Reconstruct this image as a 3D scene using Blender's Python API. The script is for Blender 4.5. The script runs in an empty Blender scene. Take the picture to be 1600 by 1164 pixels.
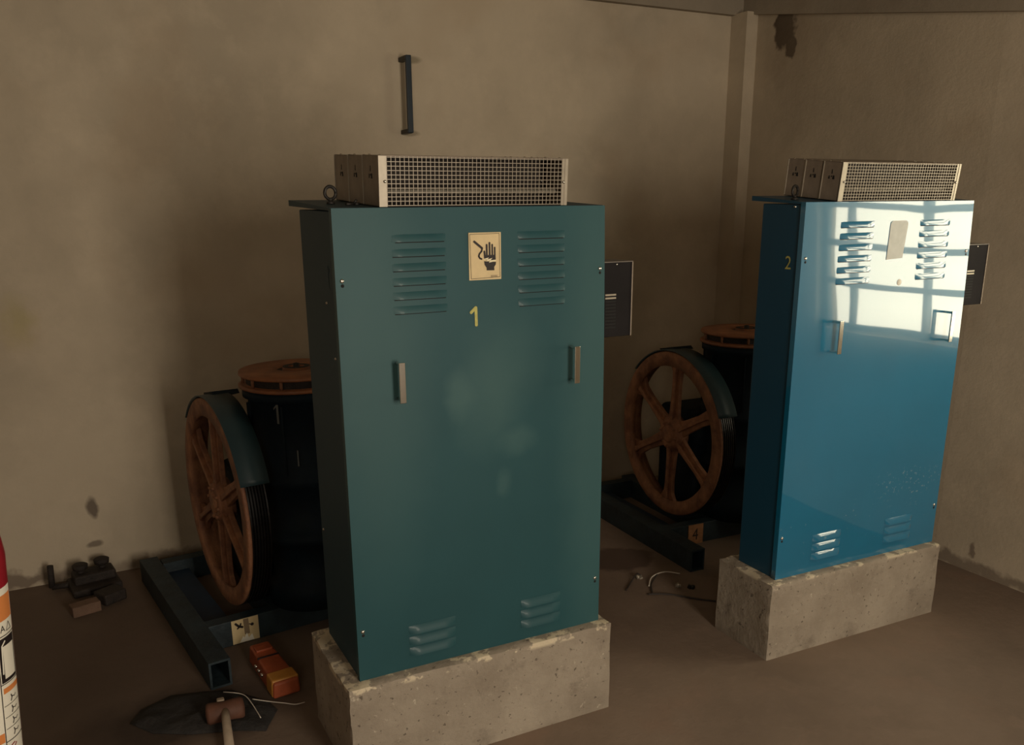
import bpy, bmesh, math, random
from mathutils import Vector, Matrix, noise
random.seed(7)
sc = bpy.context.scene
COL = sc.collection
PI = math.pi

# ------------------------------------------------------------------ camera
F_PX = 1342.218; PITCH = .2743; ROLL = -.0098; YAW = .4659
Fw = Vector((math.sin(YAW)*math.cos(PITCH), math.cos(YAW)*math.cos(PITCH), -math.sin(PITCH)))
Rt = Vector((math.cos(YAW), -math.sin(YAW), 0)); Up = Rt.cross(Fw)
R2 = Rt*math.cos(ROLL)+Up*math.sin(ROLL); U2 = -Rt*math.sin(ROLL)+Up*math.cos(ROLL)
cd = bpy.data.cameras.new('camera'); cam = bpy.data.objects.new('camera', cd); COL.objects.link(cam)
M = Matrix((R2, U2, -Fw)).transposed().to_4x4(); M.translation = Vector((-.6059, -2.1303, 1.6107))
cam.matrix_world = M
cd.sensor_width = 36; cd.sensor_fit = 'HORIZONTAL'; cd.lens = 36*F_PX/1600
cd.shift_x = 13.2132/1600; cd.shift_y = 115.9509/1600
cd.clip_start = .02; cd.clip_end = 100
sc.camera = cam

# ------------------------------------------------------------------ world, daylight, exposure
w = bpy.data.worlds.new('world'); sc.world = w; w.use_nodes = True
w.node_tree.nodes['Background'].inputs[0].default_value = (.75, .80, .85, 1)
w.node_tree.nodes['Background'].inputs[1].default_value = .35
sc.view_settings.view_transform = 'Standard'; sc.view_settings.look = 'None'
sc.view_settings.exposure = 0; sc.view_settings.gamma = 1; sc.view_settings.use_curve_mapping = False

def area(name, loc, direction, sx, sy, power, col):
    l = bpy.data.lights.new(name, 'AREA'); l.shape = 'RECTANGLE'; l.size = sx; l.size_y = sy
    l.energy = power; l.color = col
    o = bpy.data.objects.new(name, l); COL.objects.link(o); o.location = loc
    o.rotation_euler = Vector(direction).to_track_quat('-Z', 'Y').to_euler()
    return o
# daylight outside the two openings of the room (window in the right wall, doorway behind the camera)
area('daylight_window', (3.15, -.72, 1.62), (-1, 0, 0), 1.6, 1.4, 48, (1, .89, .63))
area('daylight_doorway', (.63, -4.10, 1.50), (0, 1, 0), .72, 1.8, 84, (1, .87, .70))
area('rear_left_fill', (-1.95, -4.10, 2.0), (.25, 1, -.12), 1.0, .9, 17, (1, .87, .70))  # added fill from the rear left, brightens the right wall

# ------------------------------------------------------------------ materials
def new_mat(name):
    m = bpy.data.materials.new(name); m.use_nodes = True
    return m, m.node_tree.nodes, m.node_tree.links, m.node_tree.nodes['Principled BSDF']
def mixc(N, L, fac, a, b, mode='MIX'):
    n = N.new('ShaderNodeMix'); n.data_type = 'RGBA'; n.blend_type = mode
    for s, v in ((0, fac), (6, a), (7, b)):
        if isinstance(v, bpy.types.NodeSocket): L.new(v, n.inputs[s])
        else: n.inputs[s].default_value = v if s == 0 else (*v[:3], 1)
    return n.outputs[2]
def coords(N, L):
    return N.new('ShaderNodeTexCoord').outputs['Object']
def nz(N, L, co, scale, detail=4, rough=.55, lo=.4, hi=.6):
    n = N.new('ShaderNodeTexNoise'); n.inputs['Scale'].default_value = scale
    n.inputs['Detail'].default_value = detail; n.inputs['Roughness'].default_value = rough
    L.new(co, n.inputs['Vector'])
    r = N.new('ShaderNodeMapRange'); r.inputs[1].default_value = lo; r.inputs[2].default_value = hi
    L.new(n.outputs[0], r.inputs[0]); return r.outputs[0]
def math_n(N, L, op, a, b=None):
    n = N.new('ShaderNodeMath'); n.operation = op
    for i, v in enumerate((a, b)):
        if v is None: continue
        if isinstance(v, bpy.types.NodeSocket): L.new(v, n.inputs[i])
        else: n.inputs[i].default_value = v
    return n.outputs[0]
def blob(N, L, co, c, rad, warp=.05, wscale=9, soft=.25):
    """1 inside a noise-edged ellipsoid at c with radii rad, else 0"""
    nn = N.new('ShaderNodeTexNoise'); nn.inputs['Scale'].default_value = wscale; nn.inputs['Detail'].default_value = 3
    L.new(co, nn.inputs['Vector'])
    s = N.new('ShaderNodeVectorMath'); s.operation = 'SUBTRACT'; L.new(nn.outputs['Color'], s.inputs[0]); s.inputs[1].default_value = (.5, .5, .5)
    sc_ = N.new('ShaderNodeVectorMath'); sc_.operation = 'SCALE'; L.new(s.outputs[0], sc_.inputs[0]); sc_.inputs['Scale'].default_value = warp*4
    a = N.new('ShaderNodeVectorMath'); a.operation = 'ADD'; L.new(co, a.inputs[0]); L.new(sc_.outputs[0], a.inputs[1])
    b = N.new('ShaderNodeVectorMath'); b.operation = 'SUBTRACT'; L.new(a.outputs[0], b.inputs[0]); b.inputs[1].default_value = c
    d = N.new('ShaderNodeVectorMath'); d.operation = 'DIVIDE'; L.new(b.outputs[0], d.inputs[0]); d.inputs[1].default_value = rad
    ln = N.new('ShaderNodeVectorMath'); ln.operation = 'LENGTH'; L.new(d.outputs[0], ln.inputs[0])
    r = N.new('ShaderNodeMapRange'); r.inputs[1].default_value = 1+soft; r.inputs[2].default_value = 1-soft
    L.new(ln.outputs['Value'], r.inputs[0]); return r.outputs[0]
def bump(N, L, bs, h, strength, dist=.01):
    b = N.new('ShaderNodeBump'); b.inputs['Strength'].default_value = strength; b.inputs['Distance'].default_value = dist
    L.new(h, b.inputs['Height']); L.new(b.outputs[0], bs.inputs['Normal'])
def simple(name, col, rough=.6, metal=0, var=.25, scale=12, dark=None, bmp=0, coat=0, spec=.5):
    m, N, L, bs = new_mat(name); co = coords(N, L)
    f = nz(N, L, co, scale, 5, .6, .35, .68)
    d = dark or tuple(c*(1-var) for c in col)
    L.new(mixc(N, L, f, d, col), bs.inputs['Base Color'])
    bs.inputs['Roughness'].default_value = rough; bs.inputs['Metallic'].default_value = metal
    bs.inputs['Specular IOR Level'].default_value = spec
    bs.inputs['Coat Weight'].default_value = coat; bs.inputs['Coat Roughness'].default_value = .06
    if bmp: bump(N, L, bs, nz(N, L, co, scale*4, 4, .6, .2, .8), bmp)
    return m

def plaster(name, base, stains=(), lights=()):
    m, N, L, bs = new_mat(name); co = coords(N, L)
    c = mixc(N, L, nz(N, L, co, 1.3, 6, .6, .38, .62), tuple(b*.80 for b in base), base)
    c = mixc(N, L, math_n(N, L, 'MULTIPLY', nz(N, L, co, 5, 6, .65, .5, .75), .35), c, tuple(b*1.22 for b in base))
    c = mixc(N, L, math_n(N, L, 'MULTIPLY', nz(N, L, co, 2.2, 3, .5, .56, .70), .28), c, (base[0]*.75, base[1]*.66, base[2]*.58))
    for (p, r, colr, wp, sf, amt) in stains:
        c = mixc(N, L, math_n(N, L, 'MULTIPLY', blob(N, L, co, p, r, wp, 14, sf), amt), c, colr)
    L.new(c, bs.inputs['Base Color']); bs.inputs['Roughness'].default_value = .92
    bs.inputs['Specular IOR Level'].default_value = .15
    bump(N, L, bs, nz(N, L, co, 28, 8, .7, .1, .9), .35, .006)
    return m
WALL = (.55, .465, .35)
m_wall_b = plaster('plaster_back', WALL, [
    ((-.62, 1.94, .325), (.022, .3, .045), (.13, .10, .08), .012, .3, .85),
    ((-.633, 1.94, .152), (.03, .3, .014), (.12, .09, .07), .008, .3, .7),
    ((-.80, 1.94, 1.17), (.05, .3, .09), (.42, .36, .15), .03, .7, .45),
    ((.98, 1.94, 2.268), (.045, .3, .016), (.26, .22, .15), .004, .3, .8),
    ((.965, 1.94, 1.944), (.04, .3, .014), (.26, .22, .15), .004, .3, .7),
    ((-.95, 1.94, .03), (.25, .3, .035), (.16, .12, .09), .03, .4, .8),
    ((.25, 1.94, .02), (.9, .3, .04), (.15, .11, .085), .03, .4, .7)])
m_wall_r = plaster('plaster_right', WALL, [
    ((2.9, 1.60, 2.50), (.4, .085, .11), (.035, .024, .016), .03, .12, .97),
    ((2.9, 1.54, 2.40), (.4, .04, .06), (.035, .024, .016), .02, .12, .97),
    ((2.9, 1.5, 2.45), (.4, .22, .35), (.24, .185, .13), .05, .9, .55),
    ((2.9, .12, .10), (.4, .015, .03), (.14, .10, .08), .02, .3, .7),
    ((2.9, .25, .02), (.4, .7, .03), (.16, .12, .09), .03, .4, .7)])
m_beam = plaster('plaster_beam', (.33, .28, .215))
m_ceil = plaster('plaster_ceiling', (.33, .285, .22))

def floor_mat():
    m, N, L, bs = new_mat('dusty_concrete'); co = coords(N, L)
    base = (.255, .19, .145)
    c = mixc(N, L, nz(N, L, co, 1.6, 7, .62, .38, .64), (.20, .148, .112), base)
    c = mixc(N, L, math_n(N, L, 'MULTIPLY', nz(N, L, co, 6, 6, .65, .55, .75), .4), c, (.31, .24, .185))
    c = mixc(N, L, math_n(N, L, 'MULTIPLY', nz(N, L, co, 3, 4, .6, .55, .7), .5), c, (.25, .165, .12))
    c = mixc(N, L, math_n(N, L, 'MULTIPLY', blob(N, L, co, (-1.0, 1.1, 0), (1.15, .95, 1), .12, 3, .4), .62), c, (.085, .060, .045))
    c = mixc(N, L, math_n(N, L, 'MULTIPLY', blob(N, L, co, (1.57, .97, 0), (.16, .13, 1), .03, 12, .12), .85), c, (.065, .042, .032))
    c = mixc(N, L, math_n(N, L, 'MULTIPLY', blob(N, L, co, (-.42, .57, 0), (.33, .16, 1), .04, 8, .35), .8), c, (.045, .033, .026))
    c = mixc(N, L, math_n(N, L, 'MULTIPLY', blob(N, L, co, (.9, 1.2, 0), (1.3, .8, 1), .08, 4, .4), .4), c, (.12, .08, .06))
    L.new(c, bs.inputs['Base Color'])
    bs.inputs['Roughness'].default_value = .85; bs.inputs['Specular IOR Level'].default_value = .2
    bump(N, L, bs, nz(N, L, co, 22, 8, .7, .1, .9), .4, .006)
    return m
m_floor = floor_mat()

def concrete():
    m, N, L, bs = new_mat('plinth_concrete'); co = coords(N, L)
    c = mixc(N, L, nz(N, L, co, 3.2, 7, .65, .36, .66), (.27, .225, .175), (.40, .345, .275))
    c = mixc(N, L, math_n(N, L, 'MULTIPLY', nz(N, L, co, 55, 3, .6, .63, .68), .75), c, (.09, .07, .055))
    c = mixc(N, L, math_n(N, L, 'MULTIPLY', nz(N, L, co, 9, 6, .7, .56, .68), .5), c, (.17, .14, .11))
    c = mixc(N, L, math_n(N, L, 'MULTIPLY', nz(N, L, co, 34, 5, .7, .64, .70), .7), c, (.60, .53, .42))
    geo = N.new('ShaderNodeSeparateXYZ'); L.new(co, geo.inputs[0])
    rim = N.new('ShaderNodeMapRange'); rim.inputs[1].default_value = .283; rim.inputs[2].default_value = .293
    L.new(geo.outputs['Z'], rim.inputs[0])
    ch = math_n(N, L, 'MULTIPLY', rim.outputs[0], nz(N, L, co, 15, 5, .6, .50, .54))
    c = mixc(N, L, math_n(N, L, 'MULTIPLY', ch, .85), c, (.72, .62, .45))
    L.new(c, bs.inputs['Base Color']); bs.inputs['Roughness'].default_value = .9; bs.inputs['Specular IOR Level'].default_value = .2
    bump(N, L, bs, nz(N, L, co, 30, 8, .7, .1, .9), .6, .008)
    return m
m_conc = concrete()

def enamel(name, col, dusty=(), dustcol=(.10, .20, .20), coat=.6, rough=.28, chips=False, cior=1.5, spec=.5):
    m, N, L, bs = new_mat(name); co = coords(N, L)
    c = mixc(N, L, nz(N, L, co, 2.0, 5, .55, .35, .68), tuple(v*.88 for v in col), col)
    for (p, r, amt) in dusty:
        c = mixc(N, L, math_n(N, L, 'MULTIPLY', blob(N, L, co, p, r, .02, 11, .5), amt), c, dustcol)
    if chips:
        ch = math_n(N, L, 'MULTIPLY', blob(N, L, co, (.64, 0, .27), (.13, .3, .05), .05, 8, .6), nz(N, L, co, 70, 3, .6, .60, .66))
        ch2 = math_n(N, L, 'MULTIPLY', blob(N, L, co, (.4, 0, .17), (.35, .3, .07), .05, 8, .6), nz(N, L, co, 45, 3, .6, .66, .7))
        c = mixc(N, L, math_n(N, L, 'MAXIMUM', math_n(N, L, 'MULTIPLY', ch, .6), math_n(N, L, 'MULTIPLY', ch2, .5)), c, (.30, .42, .44))
    L.new(c, bs.inputs['Base Color'])
    bs.inputs['Roughness'].default_value = rough; bs.inputs['Coat Weight'].default_value = coat
    bs.inputs['Coat Roughness'].default_value = .035; bs.inputs['Coat IOR'].default_value = cior; bs.inputs['Specular IOR Level'].default_value = spec
    h = N.new('ShaderNodeTexNoise'); h.inputs['Scale'].default_value = 2.6; h.inputs['Detail'].default_value = 1
    L.new(co, h.inputs['Vector'])
    b = N.new('ShaderNodeBump'); b.inputs['Strength'].default_value = .25; b.inputs['Distance'].default_value = .01
    L.new(h.outputs[0], b.inputs['Height']); L.new(b.outputs[0], bs.inputs['Normal']); L.new(b.outputs[0], bs.inputs['Coat Normal'])
    return m
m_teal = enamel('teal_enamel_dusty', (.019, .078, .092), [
    ((.33, 0, .80), (.035, .3, .06), .5), ((.42, 0, .76), (.09, .3, .12), .35), ((.51, 0, .64), (.05, .3, .035), .4),
    ((.47, 0, .52), (.025, .3, .04), .35), ((.47, 0, .87), (.10, .3, .12), .3), ((.1, 0, .9), (.12, .3, .5), .3), ((.78, 0, .6), (.10, .3, .7), .35)],
    dustcol=(.065, .14, .14), coat=.05, rough=.5, spec=.3)
m_tealshade = enamel('teal_enamel_shaded', (.014, .052, .072), coat=0, rough=.6)  # door teal darkened for the body: side shade put into the colour
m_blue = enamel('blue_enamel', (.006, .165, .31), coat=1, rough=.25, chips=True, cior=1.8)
m_blueshade = enamel('blue_enamel_shaded', (.004, .060, .115), coat=.1, rough=.5)  # darker copy of the door blue, paints the body's shade in
m_navy = simple('navy_machine_paint', (.005, .015, .024), .7, var=.5, scale=7, bmp=.15, spec=.25)
m_frame = simple('blue_frame_paint', (.022, .040, .050), .6, var=.55, scale=9, bmp=.2)
m_framein = simple('blue_plate_paint', (.008, .030, .065), .6, var=.4, scale=9)
m_guard = simple('guard_paint', (.025, .055, .065), .5, var=.3, scale=8)
m_rust = simple('rust_orange_primer', (.36, .165, .078), .7, var=.5, scale=14, dark=(.17, .07, .038), bmp=.3)
m_rust2 = simple('rust_disc_primer', (.38, .15, .06), .55, var=.3, scale=14, dark=(.22, .085, .04), bmp=.15)
m_black = simple('greasy_black_steel', (.03, .028, .027), .28, metal=.6, var=.5, scale=30)
m_dark = simple('dark_steel', (.05, .045, .04), .5, metal=.5, var=.4)
m_darkrust = simple('dark_rusty_iron', (.032, .022, .017), .7, var=.5, scale=40, bmp=.4)
m_galv = simple('galvanised_sheet', (.33, .27, .215), .5, metal=.4, var=.25, scale=18)
m_galvl = simple('galvanised_edge', (.45, .40, .32), .45, metal=.4, var=.2, scale=30)
m_wire = simple('galvanised_wire', (.36, .31, .245), .45, metal=.3, var=.2, scale=40)
m_coil = simple('ceramic_resistor', (.20, .18, .14), .7, var=.4, scale=60)
m_coilin = simple('dark_box_inside', (.03, .022, .016), .8)  # dark tone of the resistor boxes' bottom and back sheets
m_chrome = simple('chrome', (.78, .76, .70), .16, metal=1, var=.1)
m_screw = simple('zinc_screw', (.75, .72, .66), .25, metal=1, var=.1)
m_box = simple('charcoal_plastic', (.016, .014, .015), .7, var=.2, spec=.12)
m_boxtop = simple('grey_box_top', (.16, .14, .12), .5, var=.2)
m_slot = simple('black_slot', (.004, .004, .004), .8)
m_ochre = simple('yellow_sign', (.74, .58, .32), .55, var=.12, scale=20)
m_signedge = simple('pale_sign_edge', (.80, .70, .47), .55, var=.1)
m_ink = simple('black_ink', (.018, .010, .010), .6)
m_pale = simple('pale_ink', (.85, .76, .52), .6, var=.05)
m_yel = simple('yellow_paint', (.55, .52, .15), .6, var=.25, scale=60)
m_faint = simple('faint_grey_paint', (.12, .13, .12), .6, var=.2)
m_tape = simple('brown_tape', (.28, .20, .12), .6)
m_orangeplate = simple('orange_brown_plate', (.46, .22, .10), .6, var=.3, scale=30)
m_residue = simple('glue_residue', (.48, .49, .46), .45, var=.15, scale=30)
m_white = simple('white_dab', (.75, .72, .62), .5)
m_red = simple('red_enamel', (.42, .02, .035), .3, coat=.5)
m_label = simple('white_label', (.92, .88, .76), .5, var=.05)
m_lorange = simple('orange_label_band', (.80, .28, .08), .5, var=.1)
m_toolred = simple('orange_red_plastic', (.46, .105, .04), .5, var=.3, scale=25)
m_toolyel = simple('amber_plastic', (.60, .27, .05), .5, var=.2, scale=25)
m_wood = simple('pale_wood', (.42, .33, .24), .65, var=.25, scale=20)
m_redhead = simple('reddish_rubber', (.15, .062, .036), .7, var=.4, scale=20)
m_cloth = simple('oily_cloth', (.030, .027, .025), .9, var=.5, scale=14, bmp=.4)
m_cable = simple('white_cable', (.75, .68, .58), .5)
m_bcable = simple('black_cable', (.04, .03, .025), .6)
m_brick = simple('brown_brick', (.20, .12, .08), .9, var=.3, bmp=.4)
m_metal = simple('window_frame_paint', (.10, .14, .15), .5)
m_blackinlet = simple('dark_blue_handle', (.005, .018, .034), .4, var=.3)

# ------------------------------------------------------------------ mesh helpers
def tag(o, label=None, cat=None, group=None, kind=None):
    for k, v in (('label', label), ('category', cat), ('group', group), ('kind', kind)):
        if v: o[k] = v
    return o
def empty(name, loc=(0, 0, 0), rz=0, label=None, cat=None, group=None):
    o = bpy.data.objects.new(name, None); COL.objects.link(o); o.location = loc; o.rotation_euler = (0, 0, rz)
    o.empty_display_size = .05
    return tag(o, label, cat, group)
class MB:
    def __init__(s): s.bm = bmesh.new(); s.mats = []
    def mi(s, m):
        if m is None: return 0
        if m not in s.mats: s.mats.append(m)
        return s.mats.index(m)
    def face(s, pts, m=None, smooth=False):
        f = s.bm.faces.new([s.bm.verts.new(p) for p in pts]); f.material_index = s.mi(m); f.smooth = smooth; return s
    def hexa(s, v, m=None):
        vs = [s.bm.verts.new(p) for p in v]
        for q in ((0, 3, 2, 1), (4, 5, 6, 7), (0, 1, 5, 4), (1, 2, 6, 5), (2, 3, 7, 6), (3, 0, 4, 7)):
            f = s.bm.faces.new([vs[i] for i in q]); f.material_index = s.mi(m)
        return s
    def box(s, x0, x1, y0, y1, z0, z1, m=None):
        return s.hexa([(x0, y0, z0), (x1, y0, z0), (x1, y1, z0), (x0, y1, z0), (x0, y0, z1), (x1, y0, z1), (x1, y1, z1), (x0, y1, z1)], m)
    def prism(s, poly, axis, a, b, m=None):
        """extrude a 2D polygon; axis 'x': poly=(y,z), 'y': (x,z), 'z': (x,y)"""
        def P(q, t):
            return {'x': (t, q[0], q[1]), 'y': (q[0], t, q[1]), 'z': (q[0], q[1], t)}[axis]
        A = [s.bm.verts.new(P(q, a)) for q in poly]; B = [s.bm.verts.new(P(q, b)) for q in poly]
        n = len(poly); i_ = s.mi(m)
        for f in (A[::-1], B): s.bm.faces.new(f).material_index = i_
        for i in range(n):
            s.bm.faces.new((A[i], A[(i+1) % n], B[(i+1) % n], B[i])).material_index = i_
        return s
    def lathe(s, prof, c, axis='z', seg=48, m=None, a0=0, a1=2*PI, smooth=True):
        """prof: (radius, height) list, revolved about axis through c"""
        full = abs(a1-a0-2*PI) < 1e-6; n = seg if full else seg+1; rings = []
        for i in range(n):
            t = a0+(a1-a0)*i/seg; r_ = []
            for (r, h) in prof:
                u, v = r*math.cos(t), r*math.sin(t)
                p = {'z': (c[0]+u, c[1]+v, c[2]+h), 'x': (c[0]+h, c[1]+u, c[2]+v), 'y': (c[0]+u, c[1]+h, c[2]+v)}[axis]
                r_.append(s.bm.verts.new(p))
            rings.append(r_)
        k = s.mi(m)
        for i in range(seg):
            A, B = rings[i], rings[(i+1) % n]
            for j in range(len(prof)-1):
                try: f = s.bm.faces.new((A[j], B[j], B[j+1], A[j+1])); f.material_index = k; f.smooth = smooth
                except ValueError: pass
        return s
    def tube(s, pts, r, seg=8, m=None, rr=None):
        pts = [Vector(p) for p in pts]; rings = []; k = s.mi(m)
        for i, p in enumerate(pts):
            d = (pts[min(i+1, len(pts)-1)]-pts[max(i-1, 0)]).normalized()
            a = d.cross(Vector((0, 0, 1)));
            if a.length < .05: a = d.cross(Vector((0, 1, 0)))
            a.normalize(); b = d.cross(a); R = rr[i] if rr else r
            rings.append([s.bm.verts.new(p+a*R*math.cos(2*PI*j/seg)+b*R*math.sin(2*PI*j/seg)) for j in range(seg)])
        for i in range(len(rings)-1):
            for j in range(seg):
                f = s.bm.faces.new((rings[i][j], rings[i][(j+1) % seg], rings[i+1][(j+1) % seg], rings[i+1][j])); f.smooth = True; f.material_index = k
        s.bm.faces.new(rings[0][::-1]).material_index = k; s.bm.faces.new(rings[-1]).material_index = k
        return s
    def build(s, name, mat=None, parent=None, bev=0, seg=2, loc=None):
        bmesh.ops.remove_doubles(s.bm, verts=s.bm.verts, dist=1e-6)
        bmesh.ops.recalc_face_normals(s.bm, faces=s.bm.faces)
        me = bpy.data.meshes.new(name); s.bm.to_mesh(me); s.bm.free()
        for m in (s.mats or [mat]): me.materials.append(m)
        if s.mats and mat and mat not in s.mats: pass
        o = bpy.data.objects.new(name, me); COL.objects.link(o)
        if parent: o.parent = parent
        if loc: o.location = loc
        if bev:
            b = o.modifiers.new('bevel', 'BEVEL'); b.width = bev; b.segments = seg; b.limit_method = 'ANGLE'; b.angle_limit = math.radians(40)
        return o
def smooth_curve(pts, n=8):
    P = [Vector(p) for p in pts]; out = []
    for i in range(len(P)-1):
        p0 = P[max(i-1, 0)]; p1 = P[i]; p2 = P[i+1]; p3 = P[min(i+2, len(P)-1)]
        for k in range(n):
            t = k/n
            out.append(.5*((2*p1)+(p2-p0)*t+(2*p0-5*p1+4*p2-p3)*t*t+(3*p1-p0-3*p2+p3)*t**3))
    out.append(P[-1]); return out
def text_polys(txt, size):
    """flat glyph faces of a text, as lists of (x,y) polygons"""
    cu = bpy.data.curves.new('glyphs', 'FONT'); cu.body = txt; cu.size = size; cu.resolution_u = 3
    o = bpy.data.objects.new('glyphs', cu); COL.objects.link(o)
    dg = bpy.context.evaluated_depsgraph_get(); me = bpy.data.meshes.new_from_object(o.evaluated_get(dg))
    out = [[(me.vertices[i].co.x, me.vertices[i].co.y) for i in p.vertices] for p in me.polygons]
    bpy.data.objects.remove(o); bpy.data.curves.remove(cu); bpy.data.meshes.remove(me)
    return out
def stroke(mb, pts, w, fn, m=None):
    """thick flat polyline: each segment a quad with round-ish joints; fn maps (u,v) to 3D"""
    for (a, b) in zip(pts, pts[1:]):
        a, b = Vector(a), Vector(b); d = (b-a).normalized()*w/2; n = Vector((-d.y, d.x)); e = d*.7
        q = [a-e+n*.6, a+n, b+n, b+e+n*.6, b+e-n*.6, b-n, a-n, a-e-n*.6]
        mb.face([fn(v.x, v.y) for v in q], m)
def copy_tree(o, parent=None):
    c = o.copy(); COL.objects.link(c)
    if parent: c.parent = parent
    for ch in list(o.children): copy_tree(ch, c)
    return c

# ------------------------------------------------------------------ room
def struct(mb, name, mat): return tag(mb.build(name, mat), kind='structure')
def roughened(mb, amp, sc_=6, axis=None): 
    for v in mb.bm.verts:
        n = noise.noise_vector(v.co*sc_)*amp
        if axis is not None: v.co[axis] += n[axis]
        else: v.co += n
X0, Y0, ZC = -3.4, -4.0, 3.1
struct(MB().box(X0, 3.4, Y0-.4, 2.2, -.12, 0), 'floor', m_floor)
struct(MB().box(X0, 3.4, Y0-.2, 2.2, ZC, ZC+.12), 'ceiling', m_ceil)
struct(MB().box(X0-.0, 3.1, 1.942, 2.15, 0, ZC), 'wall_back', m_wall_b)
struct(MB().box(X0-.15, X0, Y0-.2, 2.15, 0, ZC), 'wall_left', m_ceil)
# right wall: straight run with a window opening, then a run turned slightly outwards to the corner
WY0, WY1, WZ0, WZ1 = -1.27, -.24, .99, 2.05
mb = MB()
xr = 2.87
mb.box(xr, xr+.16, Y0-.2, WY0, 0, ZC); mb.box(xr, xr+.16, WY1, .30, 0, ZC)
mb.box(xr, xr+.16, WY0, WY1, 0, WZ0); mb.box(xr, xr+.16, WY0, WY1, WZ1, ZC)
mb.hexa([(xr, .30, 0), (xr+.16, .30, 0), (3.12, 1.942, 0), (2.96, 1.942, 0), (xr, .30, ZC), (xr+.16, .30, ZC), (3.12, 1.942, ZC), (2.96, 1.942, ZC)])
struct(mb, 'wall_right', m_wall_r)
# rear wall with the doorway daylight comes through
mb = MB(); mb.box(X0, -2.5, Y0-.16, Y0, 0, ZC); mb.box(-1.4, .22, Y0-.16, Y0, 0, ZC); mb.box(1.1, xr+.16, Y0-.16, Y0, 0, ZC); mb.box(.22, 1.1, Y0-.16, Y0, 2.45, ZC)
mb.box(-2.5, -1.4, Y0-.16, Y0, 0, 1.5); mb.box(-2.5, -1.4, Y0-.16, Y0, 2.5, ZC)  # unseen opening added to let the rear-left fill in
struct(mb, 'wall_rear', m_wall_b)
# steel window with glazing bars in the right wall
fr = MB()
for z in (WZ0+.02, 1.23, 1.42, 1.61, 1.83, WZ1-.02): fr.box(xr+.06, xr+.085, WY0, WY1, z-.015, z+.015)
for y in (WY0+.02, -1.06, -.65, WY1-.02): fr.box(xr+.055, xr+.09, y-.014, y+.014, WZ0, WZ1)
win = struct(fr, 'window_1', m_metal)
# beams and column
struct(MB().box(X0, 3.0, 1.905, 1.943, 2.60, 2.98), 'trim_1', m_beam)
mb = MB()
def bz(y): return 2.607-.1735*(1.905-y)
for (ya, xa, yb, xb) in ((-1.4, 2.84, .30, 2.84), (.30, 2.84, 1.905, 2.925)):
    mb.hexa([(xa, ya, bz(ya)), (3.0, ya, bz(ya)), (3.0, yb, bz(yb)), (xb, yb, bz(yb)), (xa, ya, 2.98), (3.0, ya, 2.98), (3.0, yb, 2.98), (xb, yb, 2.98)])
o = struct(mb, 'trim_2', m_beam)
struct(MB().box(2.875, 3.02, 1.815, 1.943, 0, 2.605), 'trim_3', m_wall_r)

# ------------------------------------------------------------------ plinths
def plinth(name, x, y, rz, x0, x1, y0, y1, h, label):
    bm = bmesh.new(); bmesh.ops.create_cube(bm, size=1)
    for v in bm.verts:
        v.co = Vector((x0 if v.co.x < 0 else x1, y0 if v.co.y < 0 else y1, 0 if v.co.z < 0 else h))
    bmesh.ops.subdivide_edges(bm, edges=bm.edges, cuts=30, use_grid_fill=True)
    for v in bm.verts:
        if v.co.z < .001: continue
        c = v.co.copy(); n = noise.noise_vector(c*7+Vector((x, 3, 1)))*.004+noise.noise_vector(c*22)*.0012
        e = min(abs(c.x-x0), abs(c.x-x1))+min(abs(c.y-y0), abs(c.y-y1))
        top = h-c.z
        if min(top, 9) < .001 and min(abs(c.x-x0), abs(c.x-x1), abs(c.y-y0), abs(c.y-y1)) < .001:
            n.z -= abs(noise.noise(c*16))*.014; n.y += abs(noise.noise(c*16))*.010*(1 if abs(c.y-y0) < .001 else 0)
        elif top < .001: n.z = -abs(n.z)*.1
        if abs(c.x-x0) < .001 and abs(c.y-y0) < .001: n += Vector((.008, .008, 0))*abs(noise.noise(c*14))
        v.co += n
    for f in bm.faces: f.smooth = True
    for e in bm.edges:
        if e.calc_face_angle(0) > .9: e.smooth = False
    me = bpy.data.meshes.new(name); bm.to_mesh(me); bm.free(); me.materials.append(m_conc)
    o = bpy.data.objects.new(name, me); COL.objects.link(o); o.location = (x, y, 0); o.rotation_euler.z = rz
    return tag(o, label, 'plinth', 'concrete plinths under the cabinets')

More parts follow.
